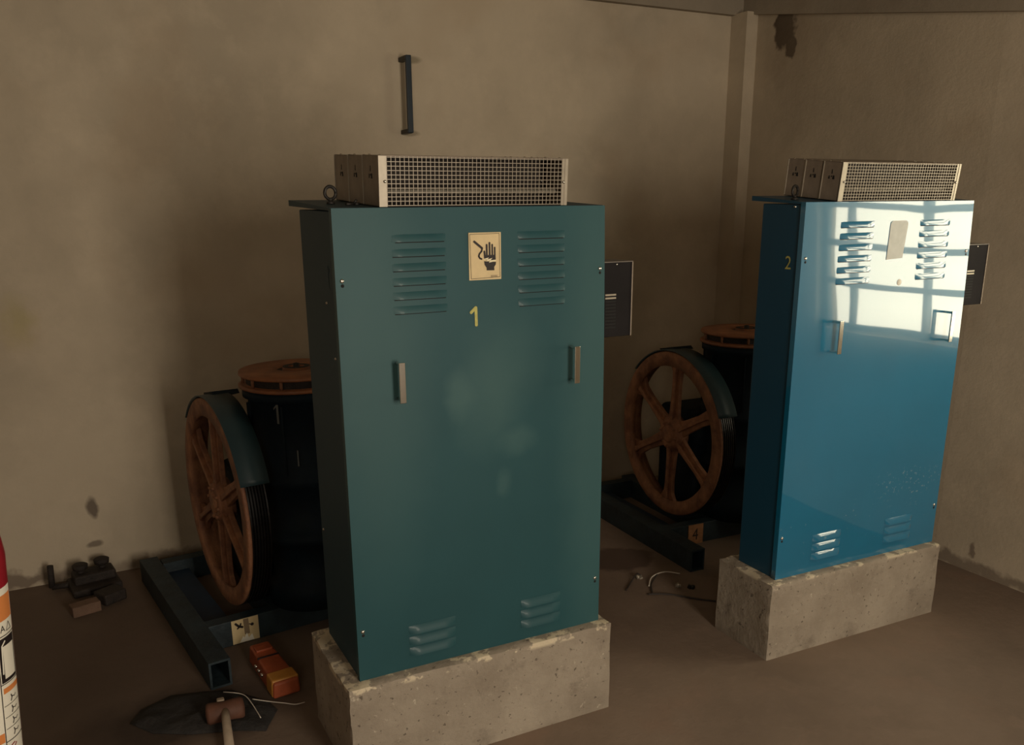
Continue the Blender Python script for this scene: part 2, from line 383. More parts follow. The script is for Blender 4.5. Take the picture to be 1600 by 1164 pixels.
# ------------------------------------------------------------------ control cabinets
def louver(parent, x0, x1, z, h, out, mat, lab=None):
    """pressed louvre: slopes out from the sheet to an open lower lip"""
    mb = MB(); e = .012
    n = 8; rows = []
    for (t, zz) in ((0, z+h), (.12, z+h*.93), (.62, z+h*.62), (.93, z+h*.2), (1, z)):
        row = []
        for i in range(n+1):
            u = i/n; x = x0+(x1-x0)*u; d = min(u, 1-u)*(x1-x0)
            k = min(1, d/e); k = math.sin(k*PI/2)
            row.append(mb.bm.verts.new((x, -out*t*k, zz)))
        rows.append(row)
    # add tighter end columns
    for a, b in zip(rows, rows[1:]):
        for i in range(n):
            f = mb.bm.faces.new((a[i], a[i+1], b[i+1], b[i])); f.smooth = True
    o = mb.build('louver', mat, parent)
    return o
def cabinet(x, y, rz, zb, W, D, H, DP, mdoor, mside, label, louver_x, hx, up=(1.05, 1.232), dz=(.056, .125), hz=(.802, .910), bolt=(1.123, .152)):
    t = empty('control_cabinet', (x, y, zb), rz, label, 'electrical cabinet', 'blue control cabinets')
    b = MB(); b.hexa([(.003, .022, 0), (W-.003, .022, 0), (W-.003, D, 0), (.003, D, 0), (.003, .022, H-.008), (W-.003, .022, H-.008), (W-.003, D, H-.004), (.003, D, H-.004)])
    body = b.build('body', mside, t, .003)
    # roof sheet overhangs to the rear and rises a little
    r = MB(); r.hexa([(.0, .021, H-.007), (W-.001, .021, H-.007), (W-.001, DP, H+.006), (.0, DP, H+.006),
                      (.0, .021, H), (W-.001, .021, H), (W-.001, DP, H+.022), (.0, DP, H+.022)])
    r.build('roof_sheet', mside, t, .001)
    # door: slightly warped pressed sheet
    bm = bmesh.new(); nx, nzv = 24, 36; g = []
    for j in range(nzv+1):
        g.append([])
        for i in range(nx+1):
            u, v = i/nx, j/nzv; wob = .0035*noise.noise(Vector((u*1.7+x, v*2.2, 3)))*math.sin(PI*u)
            lean = .014*u*max(0, (v-.55)/.45)**1.6
            g[-1].append(bm.verts.new((W*u, wob+lean, (H-.001)*v)))
    for j in range(nzv):
        for i in range(nx):
            bm.faces.new((g[j][i], g[j][i+1], g[j+1][i+1], g[j+1][i])).smooth = True
    bnd = [e for e in bm.edges if e.is_boundary]
    ret = bmesh.ops.extrude_edge_only(bm, edges=bnd)
    for v in [v for v in ret['geom'] if isinstance(v, bmesh.types.BMVert)]: v.co.y = .021
    for e in bnd: e.smooth = False
    bmesh.ops.recalc_face_normals(bm, faces=bm.faces)
    me = bpy.data.meshes.new('door'); bm.to_mesh(me); bm.free(); me.materials.append(mdoor)
    # face orientation: make the big sheet look towards -Y
    door = bpy.data.objects.new('door', me); COL.objects.link(door); door.parent = t
    def ydoor(xx, zz):
        u, v = xx/W, zz/H
        return .0035*noise.noise(Vector((u*1.7+x, v*2.2, 3)))*math.sin(PI*u)+.014*u*max(0, (v-.55)/.45)**1.6
    for (a, b_) in louver_x[:2]:
        for k in range(6):
            z = up[1]-.004-(up[1]-up[0])*k/5
            l = louver(door, a, b_, z-.014, .019, .0065, mdoor); l.location.y = ydoor((a+b_)/2, z)-.0008
            s = MB().box(a+.004, b_-.004, -.0006, .0004, z-.0165, z-.0125).build('slot', m_slot, l)
    for (a, b_) in louver_x[2:]:
        for k in range(3):
            z = dz[1]-(dz[1]-dz[0])*k/2
            l = louver(door, a, b_, z-.014, .024, .011, mdoor); l.location.y = ydoor((a+b_)/2, z)-.0008
    for xx in hx:
        h = MB(); z0, z1 = hz
        h.box(xx-.002, xx+.016, -.040, -.035, z0, z1)
        h.tube([(xx+.007, .002, z1-.006), (xx+.007, -.037, z1-.006)], .0045, 8)
        h.tube([(xx+.007, .002, z0+.006), (xx+.007, -.037, z0+.006)], .0045, 8)
        hh = h.build('handle', m_chrome, door, .0015); hh.location.y = ydoor(xx, z0)
        tag(hh, 'chrome bar handle')
    for xx in (.017, W-.017):
        for zz in bolt:
            s = MB(); s.lathe([(0, -.004), (.0035, -.0036), (.0052, -.002), (.0058, 0)], (xx, 0, zz), 'y', 14)
            q = s.build('door_screw', m_screw, door); q.location.y = ydoor(xx, zz)
            s = MB(); s.lathe([(0, -.0012), (.0035, -.0012), (.0045, 0)], (xx+.001, 0, zz-.012), 'y', 12)
            q = s.build('screw_shadow', m_slot, door); q.location.y = ydoor(xx, zz)  # black disc painted in as the screw head's small shadow
    return t, door, ydoor
def eyebolt(parent_mat, x, y, z, label):
    mb = MB(); mb.lathe([(0, 0), (.011, 0), (.011, .006), (.006, .008), (.006, .014)], (0, 0, 0), 'z', 14)
    pts = [(.0, 0, 0)]
    ring = [(.0165*math.cos(a), 0, .029+.0165*math.sin(a)) for a in [2*PI*i/20 for i in range(21)]]
    mb.tube(ring, .0045, 8)
    o = mb.build('eye_bolt', m_dark); o.location = (x, y, z); o.rotation_euler.z = .25
    return tag(o, label, 'eye bolt', 'lifting eye bolts')

H = 1.30; h1 = .3077; h2 = .2959
plinth('plinth', 0, 0, .0024, -.045, .805+.024, -.037, .36, h1, 'chipped concrete plinth under the teal cabinet marked 1')
plinth('plinth', 1.5493, -.0172, -.0187, -.045, .819+.004, -.036, .25, h2, 'chipped concrete plinth under the blue cabinet marked 2')
LX = [(.150, .303), (.518, .668), (.154, .301), (.520, .660)]
c1, door1, yd1 = cabinet(0, 0, .0024, h1, .805, .325, H, .427, m_teal, m_tealshade,
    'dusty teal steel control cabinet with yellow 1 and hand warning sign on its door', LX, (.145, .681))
LX2 = [(.160, .318), (.545, .698), (.165, .305), (.535, .680)]
c2, door2, yd2 = cabinet(1.5493, -.0172, -.0187, h2, .819, .20, 1.315, .255, m_blue, m_blueshade,
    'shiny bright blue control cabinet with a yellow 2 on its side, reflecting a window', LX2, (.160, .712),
    up=(1.065, 1.250), dz=(.062, .134), hz=(.815, .928), bolt=(1.137, .158))

# warning sign on the door of cabinet 1
SX0, SX1, SZ0, SZ1 = .369, .465, 1.416-h1, 1.5405-h1
yo = yd1(.42, 1.17)-.002
sg = MB(); sg.box(SX0, SX1, yo-.0008, yo+.0022, SZ0, SZ1, m_ochre)
sign = sg.build('warning_sign', m_ochre, door1); tag(sign, 'yellow sticker showing a black hand struck by a bolt')
def sf(px, py):  # sign picture units -> local
    u = (px-235)/335; v = (600-py)/505
    return SX0+u*(SX1-SX0), SZ0+v*(SZ1-SZ0)
def sfn(off): return lambda a, b: (a, yo-off, b)
def spoly(mb, pts, off=.0014, m=None): mb.face([(sf(*q)[0], yo-off, sf(*q)[1]) for q in pts], m)
def sstroke(mb, pts, w, off=.0014, m=None): stroke(mb, [sf(*q) for q in pts], w*(SX1-SX0)/335, sfn(off), m)
bd = MB(); sstroke(bd, [(247, 112), (552, 108), (556, 575), (255, 585), (247, 112)], 4)
bd.build('sign_border', m_ink, sign)
hn = MB()
for (x_, y0_, y1_, w_) in ((419, 225, 350, 19), (449, 205, 345, 19), (477, 225, 350, 17), (503, 257, 360, 17)):
    sstroke(hn, [(x_, y0_), (x_+1, y1_)], w_)
sstroke(hn, [(394, 295), (400, 350)], 19)
spoly(hn, [(388, 335), (512, 335), (514, 395), (450, 400), (392, 380)], .0013)
spoly(hn, [(390, 400), (516, 412), (513, 440), (496, 465), (498, 502), (416, 500), (416, 472), (396, 440)], .0013)
hn.build('hand_symbol', m_ink, sign)
ck = MB(); sstroke(ck, [(290, 188), (372, 262)], 22); sstroke(ck, [(372, 262), (366, 292), (342, 322), (336, 345), (348, 368), (366, 376)], 17)
ck.build('conductor_symbol', m_ink, sign)
bt = MB(); spoly(bt, [(376, 378), (440, 362), (426, 382), (478, 368), (456, 392), (516, 388), (512, 402), (440, 418), (452, 394), (414, 404), (424, 386)], .0018)
bt.build('lightning_symbol', m_pale, sign)
tx = MB()
for k in range(9): sstroke(tx, [(462+k*8, 552+(k % 2)*4), (463+k*8, 574)], 3.5)
tx.build('small_print', m_tape, sign)
# yellow 1 on the door
on = MB(); y1_ = yd1(.38, 1.0)-.0012
f_ = lambda a, b: (a, yd1(a, b)-.0016, b)
stroke(on, [(.371, 1.330-h1), (.386, 1.343-h1), (.3865, 1.295-h1)], .0085, f_)
tag(on.build('painted_numeral', m_yel, door1), 'yellow painted figure 1')
# faint marks on the side of cabinet 1, yellow 2 on the side of cabinet 2
on = MB(); stroke(on, [(.060, 1.145), (.070, 1.155), (.070, 1.10)], .005, lambda a, b: (.0018, a, b))
on.build('painted_numeral', m_tealshade, c1)
on = MB()
for P in text_polys('2', .062): on.face([(.0018, .076-q[0], 1.100+q[1]) for q in P])
tag(on.build('painted_numeral', m_yel, c2), 'yellow painted figure 2')
# rounded glue residue and a dab on the door of cabinet 2
yr = yd2(.45, 1.18)-.0011
rs = MB(); P = []
for (cx_, cz_, a_) in ((.470, 1.238, 0), (.412, 1.238, PI/2)):
    for k in range(5): t_ = a_+PI/2*k/4; P.append((cx_+.014*math.cos(t_), cz_+.012*math.sin(t_)))
P += [(.392, 1.120), (.470, 1.124)]
ctr = rs.bm.verts.new((.44, yd2(.44, 1.18)-.0016, 1.18))
Pv = []
for a_, b_ in zip(P, P[1:]+P[:1]):
    for k in range(6):
        x_, z_ = a_[0]+(b_[0]-a_[0])*k/6, a_[1]+(b_[1]-a_[1])*k/6
        Pv.append(rs.bm.verts.new((x_, yd2(x_, z_)-.0016, z_)))
for a_, b_ in zip(Pv, Pv[1:]+Pv[:1]): rs.bm.faces.new((ctr, a_, b_))
tag(rs.build('glue_residue', m_residue, door2), 'pale grey patch left by a removed sticker')
db = MB(); db.lathe([(0, -.0012), (.009, -.0008), (.011, .0)], (0, 0, 0), 'y', 14)
o = db.build('paint_dab', m_white, door2); o.location = (.468, yd2(.468, 1.04)-.0006, 1.04)
# small screws on the cabinet sides
for (t_, pts) in ((c1, ((.10, 1.06), (.05, .92), (.30, .36))), (c2, ((.05, 1.30),))):
    for (yy, zz) in pts:
        s = MB(); s.lathe([(0, -.004), (.003, -.0035), (.0045, 0)], (0.0035, yy, zz), 'x', 10)
        s.build('side_screw', m_screw, t_)

# ------------------------------------------------------------------ resistor boxes on the roofs
def resistor_box(Wb, Db, h0, rise, label, group, cols, rows):
    t = empty('resistor_box', (0, 0, 0), 0, label, 'resistor box', group)
    h_ = lambda yy: h0+rise*yy/Db
    for nm, x0, x1 in (('end_plate', 0, .002), ('end_plate', Wb-.002, Wb)):
        e = MB(); e.hexa([(x0, 0, 0), (x1, 0, 0), (x1, Db-.002, 0), (x0, Db-.002, 0), (x0, 0, h0), (x1, 0, h0), (x1, Db-.002, h_(Db)), (x0, Db-.002, h_(Db))])
        ep = e.build(nm, m_galv, t)
        if x0 == 0:
            k = MB()
            for (dy, dz_, w_, hh) in ((0, .018, .004, .014), (-.009, 0, .010, .012), (.010, 0, .006, .010), (.0, .003, .006, .004)):
                cy, cz = Db*.48+dy, h0*.60+dz_
                k.prism([(cy-w_/2, cz-hh/2), (cy+w_/2, cz-hh/2), (cy+w_*.3, cz+hh/2), (cy-w_*.3, cz+hh/2)], 'x', -.0006, .0006)
            k.build('mounting_slots', m_slot, ep)
            r = MB().hexa([(-.002, Db-.005, .002), (.0, Db-.005, .002), (.0, Db-.002, .002), (-.002, Db-.002, .002), (-.002, Db-.005, h_(Db)), (0, Db-.005, h_(Db)), (0, Db-.002, h_(Db)), (-.002, Db-.002, h_(Db))])
            r.build('edge_fold', m_galvl, ep)
    for x0, x1 in ((0, .011), (.011, .022), (Wb-.018, Wb-.009), (Wb-.009, Wb)):
        yy = -.003 if x0 in (0, Wb-.009) else -.0015
        s = MB().box(x0, x1, yy, .003, 0, h0).build('corner_strip', m_galvl, t)
    g = MB(); xa, xb = .022, Wb-.018; wv = .00082
    for i in range(cols+1):
        x = xa+(xb-xa)*i/cols; g.box(x-wv, x+wv, -.0015, .0003, .002, h0-.001)
    for j in range(rows+1):
        z = .003+(h0-.006)*j/rows; g.box(xa, xb, -.0019, -.0001, z-wv, z+wv)
    tag(g.build('front_mesh', m_wire, t), 'square wire mesh')
    # perforated lid and floor
    l = MB(); l.hexa([(.0, 0, h0-.001), (Wb, 0, h0-.001), (Wb, Db-.002, h_(Db)-.001), (0, Db-.002, h_(Db)-.001), (0, 0, h0+.0008), (Wb, 0, h0+.0008), (Wb, Db-.002, h_(Db)+.0008), (0, Db-.002, h_(Db)+.0008)])
    l.build('lid', m_galv, t)
    MB().box(0, Wb, 0, Db-.002, 0, .002).build('bottom_sheet', m_coilin, t)
    MB().box(.002, Wb-.002, Db-.004, Db-.002, .002, h0).build('back_sheet', m_coilin, t)
    for zz in (.036,):
        for yy in (.030, .070) if Db > .1 else (.028, .062):
            c = MB(); prof = []
            n = 46
            for i in range(n+1):
                prof.append((.0085 if i % 2 else .0065, .02+(Wb-.04)*i/n))
            c.lathe(prof, (0, yy, zz), 'x', 10)
            c.build('resistor_coil', m_coil, t)
    sc_pts = [(.012, .02), (.012, Db*.8), (Wb-.015, .02), (Wb-.015, Db*.8), (Wb-.08, Db*.5)]
    for (xx, yy) in sc_pts:
        s = MB(); s.lathe([(.0035, 0), (.0032, .002), (0, .003)], (xx, yy, h_(yy)+.0005), 'z', 8); s.build('lid_screw', m_screw, t)
    for xx in (.016, Wb-.013):
        s = MB(); s.lathe([(0, -.004), (.0035, -.003), (.004, 0)], (xx, -.003, h0*.5), 'y', 10); s.build('front_screw', m_screw, t)
    return t
def rack(cabi, xo, Wb, Db, h0, rise, zslope, names, group, cols, rows):
    first = None
    for k in range(3):
        if first is None: b = first = resistor_box(Wb, Db, h0, rise, names[k], group, cols, rows)
        else:
            b = copy_tree(first); b['label'] = names[k]
        yy = .012+k*Db; rz = cabi.rotation_euler.z
        L0 = Vector((xo, yy, 0)); L0.rotate(cabi.rotation_euler)
        sl = zslope
        b.location = cabi.location+L0+Vector((0, 0, H_roof(cabi)+sl*(yy-.021)))
        b.rotation_euler = (math.atan(sl), 0, cabi.rotation_euler.z)
def H_roof(c): return (1.30 if c is c1 else 1.315)+.0018
rack(c1, .128, .547, .1242, .122, .0017, .0542,
     ('wire mesh resistor box on the teal cabinet, nearest the door', 'middle of three resistor boxes on the teal cabinet', 'resistor box on the teal cabinet, rearmost at the wall side'),
     'resistor boxes on the teal cabinet', 43, 11)
rack(c2, .145, .562, .0823, .122, .0004, .094,
     ('brightly lit wire mesh resistor box on the blue cabinet, nearest the door', 'middle of three resistor boxes on the blue cabinet', 'resistor box on the blue cabinet, rearmost at the wall side'),
     'resistor boxes on the blue cabinet', 43, 12)

eyebolt(None, .055, .19, h1+H+.009, 'dark lifting eye bolt on the left end of the teal cabinet roof')
eyebolt(None, .745, .26, h1+H+.0122, 'dark lifting eye bolt on the right end of the teal cabinet roof')
eyebolt(None, 1.590, .075, h2+1.315+.0063, 'dark lifting eye bolt on the left end of the blue cabinet roof')
mb = MB(); mb.tube([(0, 0, .006), (.03, .012, .006)], .004, 8); mb.lathe([(0, 0), (.009, 0), (.009, .008), (0, .008)], (.032, .012, .002), 'z', 6); mb.tube([(.02, .01, .004), (.028, -.002, .016)], .003, 6)
o = mb.build('loose_bolt', m_dark); o.location = (.075, .12, h1+H+.003); tag(o, 'small dark bolt lying loose on the teal cabinet roof beside the boxes', 'bolt')

# ------------------------------------------------------------------ side units fixed to the cabinets' right sides
def side_unit(loc, rz, w_, d_, h_, label):
    t = empty('ventilated_box', loc, rz, label, 'electrical box', 'dark boxes on the cabinet sides')
    MB().box(0, w_, .0, d_, 0, h_).build('case', m_box, t, .002)
    MB().box(-.001, w_+.001, -.002, d_+.001, h_, h_+.003).build('lid', m_boxtop, t)
    MB().box(w_-.003, w_+.001, -.003, .003, 0, h_).build('edge_trim', m_galv, t, .0005)
    for k in range(11):
        z = h_*.12+k*h_*.044
        s = MB().box(w_*.50, w_*.50+.040, -.0012, .0, z, z+.0055)
        tag(s.build('vent_slot', m_slot if k < 9 else m_galvl, t), None)
    s = MB(); s.lathe([(0, -.003), (.003, -.002), (.0035, 0)], (w_*.7, 0, h_-.006), 'y', 8); s.build('screw', m_screw, t)
    return t
side_unit((.802, .15, 1.203), 0, .200, .115, .232, 'dark ventilated electrical box on the right side of the teal cabinet')
side_unit((2.366, .045, 1.222), -.0187, .205, .11, .226, 'dark electrical box on the right side of the blue cabinet')
mb = MB(); mb.tube(smooth_curve([(.80, .20, 1.505), (.845, .17, 1.495), (.865, .16, 1.47), (.85, .17, 1.437)], 6), .0022, 6)
tag(mb.build('cable', m_bcable), 'thin black cable looping above the dark box by the teal cabinet', 'cable')

# ------------------------------------------------------------------ hoisting machines behind the cabinets
def machine():
    t = empty('hoisting_machine', (0, 0, 0))
    # --- base frame of hollow beams
    def hollow(name, x0, x1, y0, y1, z0, z1, par, w=.008, mat=m_frame):
        m = MB()
        m.box(x0, x1, y0, y1, z0, z0+w); m.box(x0, x1, y0, y1, z1-w, z1); m.box(x0, x0+w, y0, y1, z0+w, z1-w); m.box(x1-w, x1, y0, y1, z0+w, z1-w)
        return m.build(name, mat, par)
    fr = MB(); fr.box(-.125, .12, .50, .56, .002, .10); frame = fr.build('frame', m_frame, t)
    hollow('long_beam', -.205, -.130, -.495, .60, 0, .103, frame)
    hollow('long_beam', .120, .195, -.215, .60, 0, .103, frame)
    hollow('long_beam', .48, .555, -.215, .42, 0, .103, frame)
    MB().box(-.130, .70, -.222, -.165, 0, .102).build('cross_beam', m_frame, frame, .002)
    MB().box(.195, .48, .33, .39, .002, .10).build('cross_beam', m_frame, frame)
    MB().box(-.130, -.02, -.16, .50, .045, .055).build('floor_plate', m_framein, frame)
    # --- sheave
    zc, r = .507, .409
    sh = MB(); sh.lathe([(r-.070, 0), (r-.006, -.004), (r, 0), (r, .010), (r-.008, .012), (r-.008, .074), (r-.046, .078), (r-.046, .050), (r-.056, .03), (r-.070, 0)], (0, 0, 0), 'x', 96)
    she = sh.build('sheave', m_rust, t); she.location = (0, 0, zc); tag(she, 'rust-orange rope sheave with six spokes')
    gb = MB(); pr = []
    for k in range(6):
        h0_ = .011+k*.0108
        pr += [(r+.002, h0_), (r+.002, h0_+.003), (r-.006, h0_+.0055), (r-.006, h0_+.0075), (r+.002, h0_+.0105)]
    pr += [(r+.003, .080), (r-.01, .081)]
    gb.lathe([(r-.01, .010)]+pr, (0, 0, 0), 'x', 96, smooth=False); tag(gb.build('grooved_rim', m_black, she), 'greasy black rope grooves')
    for k in range(6):
        a = math.radians(93+60*k); s = MB()
        rows = []
        for (rad, w_) in ((.052, .044), (.12, .034), (.24, .028), (.31, .034), (.350, .060)):
            rows.append((rad, w_))
        for (x0, x1, kk) in ((.020, .040, 1), (.004, .021, .30)):
            vs = []
            for rad, w_ in rows:
                w2 = w_*kk
                ring = []
                for (sx, sw) in ((x0, -1), (x0, 1), (x1, 1), (x1, -1)):
                    yy, zz = rad, sw*w2
                    ring.append(s.bm.verts.new((sx, yy*math.cos(a)-zz*math.sin(a), yy*math.sin(a)+zz*math.cos(a))))
                vs.append(ring)
            for p_, q_ in zip(vs, vs[1:]):
                for i in range(4): s.bm.faces.new((p_[i], p_[(i+1) % 4], q_[(i+1) % 4], q_[i]))
            s.bm.faces.new(vs[0]); s.bm.faces.new(vs[-1])
        s.build('spoke', m_rust, she, .003)
    hb = MB(); hb.lathe([(0, -.012), (.034, -.012), (.040, -.008), (.043, -.002), (.048, -.004), (.070, -.004), (.074, .0), (.078, .010), (.090, .014), (.090, .055), (0, .055)], (0, 0, 0), 'x', 40)
    for k in range(8):
        a = 2*PI*k/8+.2; hb.lathe([(0, -.012), (.007, -.012), (.0075, -.003)], (0, .060*math.cos(a), .060*math.sin(a)), 'x', 6)
    tag(hb.build('hub', m_rust, she), 'bolted round hub')
    # --- guard over the rim
    g = MB(); n = 40
    a0, a1 = math.radians(128), math.radians(374-180-170+0)  # from far top side down to the viewer side
    a0, a1 = math.radians(42), math.radians(157)
    R0, R1 = r+.006, r+.010
    ring = []
    for i in range(n+1):
        a = a0+(a1-a0)*i/n; c_, s_ = math.cos(a), math.sin(a)
        lip = .0
        ring.append([g.bm.verts.new((x, rad*c_, zc+rad*s_)) for (x, rad) in ((-.006, R0), (-.006, R1), (.098, R1), (.098, R0))])
    for p_, q_ in zip(ring, ring[1:]):
        for i in range(4):
            f = g.bm.faces.new((p_[i], p_[(i+1) % 4], q_[(i+1) % 4], q_[i])); f.smooth = i in (1, 3)
    g.bm.faces.new(ring[0]); g.bm.faces.new(ring[-1])
    tag(g.build('sheave_guard', m_guard, t), 'blue sheet guard curved over the sheave')
    MB().prism([(.02, zc+r+.004), (.16, zc+r-.03), (.16, zc+r-.006), (.04, zc+r+.018)], 'x', .04, .14).build('guard_bracket', m_navy, t)
    # --- gear housing and vertical motor
    dx, dy = .309, -.16
    b = MB()
    b.lathe([(.0, .10), (.17, .10), (.17, .20), (.145, .22), (.145, .36), (.195, .38), (.195, .415), (.178, .42), (.178, .60), (.196, .61), (.196, .64), (.186, .65), (.186, .93), (.204, .935), (.204, .965), (0, .965)], (dx, dy, 0), 'z', 48)
    b.build('motor_housing', m_navy, t)
    b = MB(); b.box(.09, .47, -.10, .22, .103, .62); b.build('gear_housing', m_navy, t, .03, 3)
    b = MB(); b.lathe([(0, 0), (.10, 0), (.12, .03), (.12, .10), (0, .10)], (.085, 0, zc), 'x', 32); b.build('bearing_cap', m_navy, t)
    b = MB(); b.lathe([(0, 0), (.045, 0), (.045, .08), (0, .08)], (.05, 0, zc), 'x', 24); b.build('shaft', m_dark, t)
    for k in range(14):
        a = 2*PI*k/14; c_, s_ = math.cos(a), math.sin(a)
        q = MB(); q.hexa([(dx+.180*c_-.003*s_, dy+.180*s_+.003*c_, .66), (dx+.200*c_-.003*s_, dy+.200*s_+.003*c_, .66), (dx+.200*c_+.003*s_, dy+.200*s_-.003*c_, .66), (dx+.180*c_+.003*s_, dy+.180*s_-.003*c_, .66),
                          (dx+.180*c_-.003*s_, dy+.180*s_+.003*c_, .92), (dx+.200*c_-.003*s_, dy+.200*s_+.003*c_, .92), (dx+.200*c_+.003*s_, dy+.200*s_-.003*c_, .92), (dx+.180*c_+.003*s_, dy+.180*s_-.003*c_, .92)])
        if k % 2: q.build('rib', m_navy, t)
        else: q.bm.free()
    # --- brake disc on top
    d = MB(); d.lathe([(.207, .966), (.215, .970), (.215, .978), (.205, .982), (.185, .982), (.185, 1.012), (.210, 1.012), (.213, 1.016), (.211, 1.026), (.08, 1.030), (.075, 1.020), (.052, 1.020), (.050, 1.034), (.028, 1.034), (.028, 1.005), (0, 1.005)], (dx, dy, 0), 'z', 64)
    dd = d.build('brake_disc', m_rust2, t); tag(dd, 'rust-orange disc on top of the motor')
    for k in range(10):
        a = 2*PI*k/10+.3; c_, s_ = math.cos(a), math.sin(a)
        q = MB(); q.lathe([(0, .981), (.006, .981), (.006, 1.013), (0, 1.013)], (dx+.198*c_, dy+.198*s_, 0), 'z', 8); q.build('spacer', m_rust, dd)
    q = MB(); q.lathe([(.0, 1.0), (.012, 1.0), (.012, 1.045), (0, 1.048)], (dx, dy, 0), 'z', 12); q.build('spindle_tip', m_dark, dd)
    q = MB(); q.lathe([(.1875, .9815), (.1875, 1.0125)], (dx, dy, 0), 'z', 48); q.build('disc_core', m_darkrust, dd)
    q = MB(); q.lathe([(.030, 1.0352), (.050, 1.0352), (.0505, 1.0205), (.076, 1.0208)], (dx, dy, 0), 'z', 48); q.build('hub_recess', m_darkrust, dd)
    return t
mach1 = machine(); mach2 = copy_tree(mach1)
T1 = (-.189, 1.203, .121); T2 = (1.982, 1.188, -.037)
for o, T, l in ((mach1, T1, 'dark blue hoisting machine with orange spoked sheave, left behind the teal cabinet'),
                (mach2, T2, 'dark blue hoisting machine with orange spoked sheave, between the two cabinets')):
    o.location = (T[0], T[1], 0); o.rotation_euler.z = T[2]; tag(o, l, 'elevator machine', 'hoisting machines behind the cabinets')
# faint numeral and tag on the first motor housing
def cylpatch(mb, fpts, cx, cy, R, th0, m=None):
    mb.face([(cx+R*math.cos(th0+u/R), cy+R*math.sin(th0+u/R), v) for (u, v) in fpts], m)
nm = MB(); cylpatch(nm, [(-.004, .86), (.004, .86), (.004, .93), (-.004, .93)], .309, -.16, .2065, math.radians(-132))
cylpatch(nm, [(-.014, .91), (-.004, .922), (-.004, .93), (-.014, .918)], .309, -.16, .2065, math.radians(-132))
tag(nm.build('painted_numeral', m_faint, mach1), 'faint pale figure 1')
nm = MB(); cylpatch(nm, [(-.002, .70), (.003, .70), (.003, .76), (-.002, .76)], .309, -.16, .2065, math.radians(-115))
nm.build('cable_tie', m_faint, mach1)
# signs on the frames
s1 = MB(); s1.box(-.045, .058, -.2245, -.2225, .004, .101); s1 = s1.build('warning_sign', m_ochre, mach1); tag(s1, 'worn yellow sticker with black marks on the frame')
q = MB(); q.face([(.002, -.2252, .035), (.022, -.2252, .035), (.020, -.2252, .099), (.000, -.2252, .099)]); q.build('tape_strip', m_tape, s1)
q = MB(); fs = lambda a, b: (a, -.2254, b)
stroke(q, [(-.030, .088), (-.018, .074), (-.004, .068)], .009, fs); stroke(q, [(-.024, .066), (-.014, .072), (-.010, .084)], .006, fs)
q.lathe([(0, -.2256), (.006, -.2255), (.0065, -.2248)], (.033, 0, .070), 'y', 12); stroke(q, [(.022, .074), (.030, .070)], .004, fs)
q.build('sign_symbol', m_ink, s1)
q = MB(); q.face([fs(-.02, .006), fs(-.005, .03), fs(.0, .022), fs(.010, .040), fs(.016, .018), fs(.03, .032), fs(.036, .006)]); q.build('sign_patch', m_label, s1)
s2 = MB(); s2.box(-.020, .066, -.2275, -.2225, .0, .100); s2 = s2.build('number_plate', m_orangeplate, mach2); tag(s2, 'orange-brown plate with a black 4')
q = MB()
for P in text_polys('4', .085): q.face([(.002+a*.85, -.2282, .022+b) for (a, b) in P])
q.build('painted_numeral', m_ink, s2)

# ------------------------------------------------------------------ handle fixed on the back wall
t = empty('wall_handle', (.93, 1.942, 1.938), 0, 'dark blue vertical bar handle fixed high on the back wall', 'handle')
b = MB(); b.box(-.012, .014, -.092, -.074, .0, .335); b.build('bar', m_blackinlet, t, .003)
for z_, n_ in ((.324, 'mounting_arm'), (.008, 'mounting_arm')):
    a = MB(); a.box(-.016, .010, -.086, .001, z_-.010, z_+.010); a.build(n_, m_dark, t, .003)
# ------------------------------------------------------------------ small things on the floor
# orange case
def tocase():
    t = empty('tool_case', (-.118, .66, 0), math.radians(6), 'orange-red case with an amber end lying on the floor beside the plinth', 'tool case')
    b = MB(); b.hexa([(-.048, -.13, 0), (.048, -.13, 0), (.042, .17, 0), (-.042, .17, 0), (-.044, -.13, .058), (.044, -.13, .058), (.036, .17, .066), (-.036, .17, .066)])
    b.build('body', m_toolred, t, .008, 3)
    b = MB(); b.hexa([(-.050, -.12, 0.001), (.050, -.12, .001), (.049, -.055, .001), (-.049, -.055, .001), (-.047, -.12, .064), (.047, -.12, .064), (.046, -.055, .064), (-.046, -.055, .064)])
    tag(b.build('end_band', m_toolyel, t, .006, 2), 'amber band')
    MB().box(-.030, .030, .10, .135, .062, .072).build('lid_catch', m_toolred, t, .003)
    MB().box(-.040, .038, .055, .060, .060, .067).build('seam', m_ink, t)
    for k in range(3):
        q = MB(); q.lathe([(0, -.002), (.007, -.001), (.007, .006)], (-.049, .07-k*.035, .03), 'x', 10); q.build('stud', m_screw, t)
tocase()
# mallet
t = empty('mallet', (-.318, .47, 0), math.radians(-4), 'mallet with pale wooden handle and reddish head lying on the stained floor', 'mallet')
b = MB(); b.tube([(0, .0, .050), (-.003, -.06, .045), (-.008, -.22, .020)], .014, 12, rr=[.012, .0135, .015]); b.build('handle', m_wood, t)
b = MB(); b.lathe([(0, -.062), (.030, -.058), (.036, -.05), (.033, 0), (.036, .05), (.030, .058), (0, .062)], (0, .005, .036), 'x', 20); b.build('head', m_redhead, t)
b = MB(); b.box(-.022, .002, .02, .040, .045, .070); b.build('wedge', m_wood, t, .004)
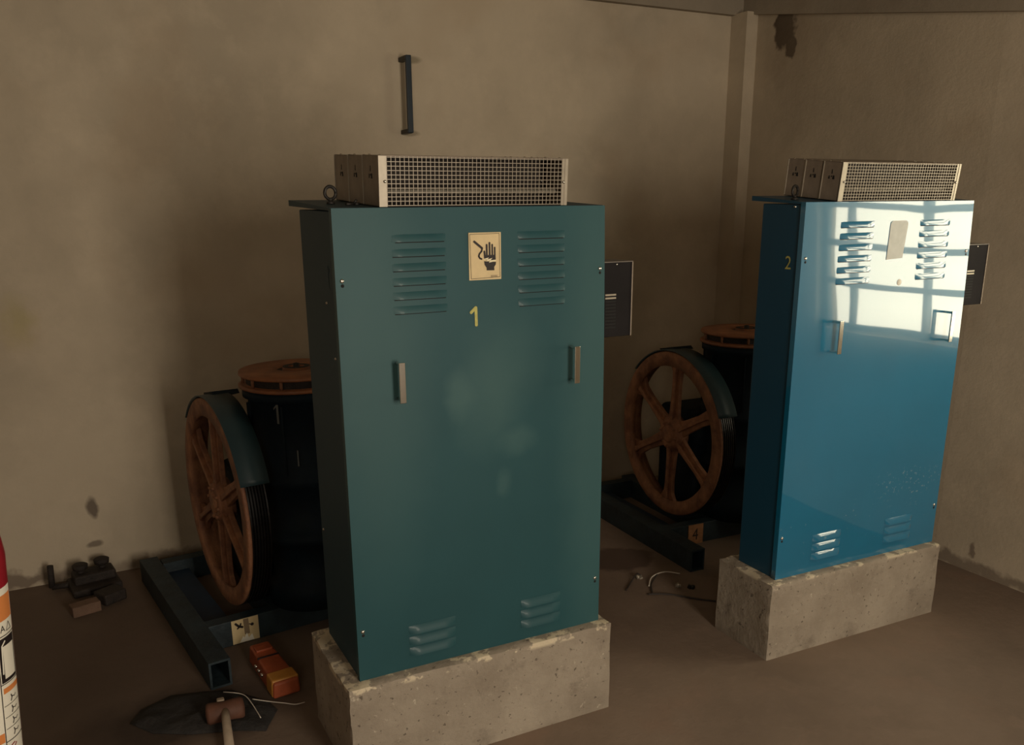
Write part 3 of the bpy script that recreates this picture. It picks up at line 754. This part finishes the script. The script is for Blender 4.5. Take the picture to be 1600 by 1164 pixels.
# oily cloth
bm = bmesh.new(); out = [(-.60, .60), (-.56, .67), (-.46, .715), (-.36, .69), (-.27, .655), (-.17, .52), (-.155, .46), (-.215, .355), (-.30, .40), (-.43, .445), (-.54, .51)]
cx_, cy_ = -.37, .54; rings = []
for k in range(9):
    u = k/8; rings.append([])
    for i in range(44):
        s_ = i/44*len(out); a = Vector(out[int(s_) % len(out)]); b_ = Vector(out[(int(s_)+1) % len(out)]); p_ = a.lerp(b_, s_-int(s_))
        x_, y_ = cx_+(p_.x-cx_)*u, cy_+(p_.y-cy_)*u
        z_ = .003+(.012+.014*noise.noise(Vector((x_*18, y_*18, 1))))*min(1, (1-u)*4)
        rings[-1].append(bm.verts.new((x_, y_, max(.002, z_))))
for A, B in zip(rings, rings[1:]):
    for i in range(44):
        try: bm.faces.new((A[i], A[(i+1) % 44], B[(i+1) % 44], B[i])).smooth = True
        except ValueError: pass
bmesh.ops.remove_doubles(bm, verts=bm.verts, dist=1e-5); bmesh.ops.recalc_face_normals(bm, faces=bm.faces)
me = bpy.data.meshes.new('oily_rag'); bm.to_mesh(me); bm.free(); me.materials.append(m_cloth)
o = bpy.data.objects.new('oily_rag', me); COL.objects.link(o); sm = o.modifiers.new('solid', 'SOLIDIFY'); sm.thickness = .002
tag(o, 'flat dark oily rag spread on the floor under the mallet', 'rag')
# cable scraps
def wire(pts, r, mat, label, name='wire_scrap', grp='wire scraps on the floor'):
    mb = MB(); mb.tube(smooth_curve(pts, 6), r, 6); tag(mb.build(name, mat), label, 'wire', grp)
wire([(-.301, .620, .022), (-.262, .585, .026), (-.240, .555, .026), (-.228, .50, .022), (-.218, .415, .016)], .0017, m_cable, 'thin white wire curling over the dark rag beside the mallet')
wire([(-.219, .546, .012), (-.17, .515, .006), (-.125, .482, .005), (-.095, .458, .005), (-.064, .455, .006)], .0017, m_cable, 'short straight white wire between the rag and the orange case')
wire([(1.500, .66, .006), (1.560, .72, .012), (1.64, .735, .014), (1.700, .70, .006)], .0028, m_cable, 'curved white wire on the floor in front of the right machine')
wire([(1.39, .675, .004), (1.46, .735, .006), (1.51, .765, .02), (1.53, .76, .006)], .0035, m_bcable, 'short black wire on the floor nearest the teal cabinet')
wire([(1.47, .595, .004), (1.52, .67, .008), (1.60, .735, .012)], .0035, m_bcable, 'straight black wire crossing under the white curved wire')
wire([(1.45, .60, .004), (1.53, .55, .006), (1.60, .47, .004), (1.66, .41, .004)], .0035, m_bcable, 'long black wire running towards the plinth of the blue cabinet')
for (x_, y_, r_, l) in ((1.515, .755, .2, 'small metal terminal at the end of the short black wire'), (1.615, .605, .9, 'small bright metal terminal on the floor between black wires'), (1.655, .565, 1.7, 'dark metal terminal on the floor nearest the blue cabinet plinth')):
    mb = MB(); mb.lathe([(0, -.014), (.010, -.014), (.010, -.004), (.006, -.003), (.006, .014), (0, .014)], (0, 0, .010), 'x', 8); mb.box(-.004, .012, -.012, .012, 0.0, .008)
    o = mb.build('terminal', m_dark if 'dark' in l else m_galvl); o.location = (x_, y_, 0); o.rotation_euler.z = r_; tag(o, l, 'terminal', 'loose terminals')
# metal fittings against the back wall
t = empty('pipe_fitting', (-.66, 1.84, 0), .15, 'dark iron pipe fitting with two round valve heads at the back wall', 'pipe fitting')
b = MB(); b.box(-.10, .10, -.12, .06, 0, .035); b.box(-.08, .09, -.06, .04, .03, .075); b.build('base', m_darkrust, t, .01, 2)
for (x_, y_, h_) in ((-.045, -.01, .115), (.045, .0, .118)):
    b = MB(); b.lathe([(.0, .03), (.022, .03), (.022, .07), (.014, .075), (.014, h_-.03), (.030, h_-.024), (.033, h_-.006), (.024, h_), (0, h_)], (x_, y_, 0), 'z', 16); b.build('valve_head', m_darkrust, t)
b = MB(); b.tube([(-.16, .03, .02), (-.155, .03, .12)], .013, 10); b.tube([(-.16, .03, .02), (-.05, .0, .02)], .013, 10); b.build('pipe', m_darkrust, t)
o = MB().box(-.055, .055, -.03, .03, 0, .045).build('brick', m_brick, None, .004); o.location = (-.70, 1.555, 0); o.rotation_euler.z = .25
tag(o, 'brown brick fragment on the floor near the back wall', 'brick')
o = MB().box(-.05, .05, -.045, .045, 0, .05).build('iron_block', m_darkrust, None, .008); o.location = (-.60, 1.63, 0); o.rotation_euler.z = .5
tag(o, 'dark iron block on the floor in front of the pipe fitting', 'iron block')

# ------------------------------------------------------------------ fire extinguisher at the left edge
t = empty('fire_extinguisher', (-.961, .085, 0), 0, 'red fire extinguisher with white and orange label at the left picture edge', 'fire extinguisher')
t.rotation_euler = (0, .068, 0)
R = .093
b = MB(); b.lathe([(0, .004), (R*.85, .004), (R, .02), (R, .84), (R*.93, .88), (R*.72, .915), (R*.40, .935), (.022, .94), (.022, .965), (0, .965)], (0, 0, 0), 'z', 64); b.build('cylinder', m_red, t)
b = MB(); b.box(-.018, .018, -.02, .02, .96, 1.00); b.tube([(0, -.02, .99), (0, -.11, 1.03)], .008, 8); b.tube([(0, -.02, .965), (0, -.10, .965)], .007, 8); b.build('valve', m_dark, t, .003)
b = MB(); b.tube(smooth_curve([(0, .02, .98), (-.04, .08, .97), (-.08, .09, .85), (-.085, .085, .4), (-.08, .08, .2)], 8), .011, 10); b.build('hose', m_bcable, t)
A0 = math.radians(-66)   # label frame: angle facing the camera side; u runs to the right
def patch(mb, u0, u1, z0, z1, off=.0006, n=10, m=None):
    for i in range(n):
        a, c = u0+(u1-u0)*i/n, u0+(u1-u0)*(i+1)/n
        mb.face([((R+off)*math.cos(A0+q/R), (R+off)*math.sin(A0+q/R), z) for q, z in ((a, z0), (c, z0), (c, z1), (a, z1))], m, True)
def wrap(mb, pts, off=.0014):
    mb.face([((R+off)*math.cos(A0+u/R), (R+off)*math.sin(A0+u/R), z) for u, z in pts])
def wstroke(mb, pts, w_, off=.0014): stroke(mb, pts, w_, lambda u, z: ((R+off)*math.cos(A0+u/R), (R+off)*math.sin(A0+u/R), z))
lb = MB(); patch(lb, -.16, .098, .315, .770, n=36); lab = lb.build('paper_label', m_label, t)
UR = .090; UC = .030    # right edge and the column line of the label
for (u0_, u1_, z0_, z1_) in ((-.15, UR+.004, .690, .752), (UC+.006, UR+.004, .508, .522), (-.15, UC-.002, .385, .410)):
    lo = MB(); patch(lo, u0_, u1_, z0_, z1_, .0010, 16); lo.build('orange_band', m_lorange, lab)
lk = MB()
wstroke(lk, [(UC, .32), (UC, .655)], .0022); wstroke(lk, [(-.15, .32), (-.15, .65)], .002); wstroke(lk, [(UR+.004, .32), (UR+.004, .655)], .0022)
for z_ in (.652, .552-.02, .382, .322): 
    patch(lk, UC if z_ != .652 else -.15, UR+.004, z_, z_+.0022, .0014, 14)
patch(lk, UC+.004, UR, .536, .648, .0012, 8)
for z_ in (.475, .445, .415): patch(lk, UC+.004, UR, z_, z_+.0014, .0014, 6)
for k in range(11): patch(lk, -.13, UC-.006, .375-.005*k, .3765-.005*k, .0014, 10) if k != 5 else None
for k in range(14): patch(lk, -.13, UC-.008-(k % 3)*.006, .625-.007*k-(0 if k < 9 else .06), .6265-.007*k-(0 if k < 9 else .06), .0014, 10)
for P in text_polys('A', .024): wrap(lk, [(UC+.012+a, .663+b_) for a, b_ in P])
wstroke(lk, [(UC+.032, .662), (UC+.042, .682), (UC+.052, .662), (UC+.032, .662)], .0018)
for k, z_ in enumerate((.480, .450, .420, .390)):
    u = UC+.026; wstroke(lk, [(u, z_+.002), (u+.004, z_+.010), (u+.001, z_+.018)], .003); wstroke(lk, [(u+.004, z_+.012), (u+.014, z_+.008), (u+.020, z_+.012)], .002)
lk.build('label_print', m_ink, lab)
fg = MB(); patch(fg, UC+.014, UR-.006, .545, .628, .0018, 6); wstroke(fg, [(UC+.010, .560), (UC+.012, .630), (UC+.022, .640)], .004, .002); fg.build('label_picture', m_label, lab)
kk = MB(); wstroke(kk, [(UC+.012, .335), (UC+.014, .368)], .003, .002); wstroke(kk, [(UC+.030, .368), (UC+.016, .352), (UC+.034, .338)], .003, .002); wstroke(kk, [(UC+.012, .368), (UC+.024, .372)], .003, .002)
kk.build('red_letter', m_red, lab)
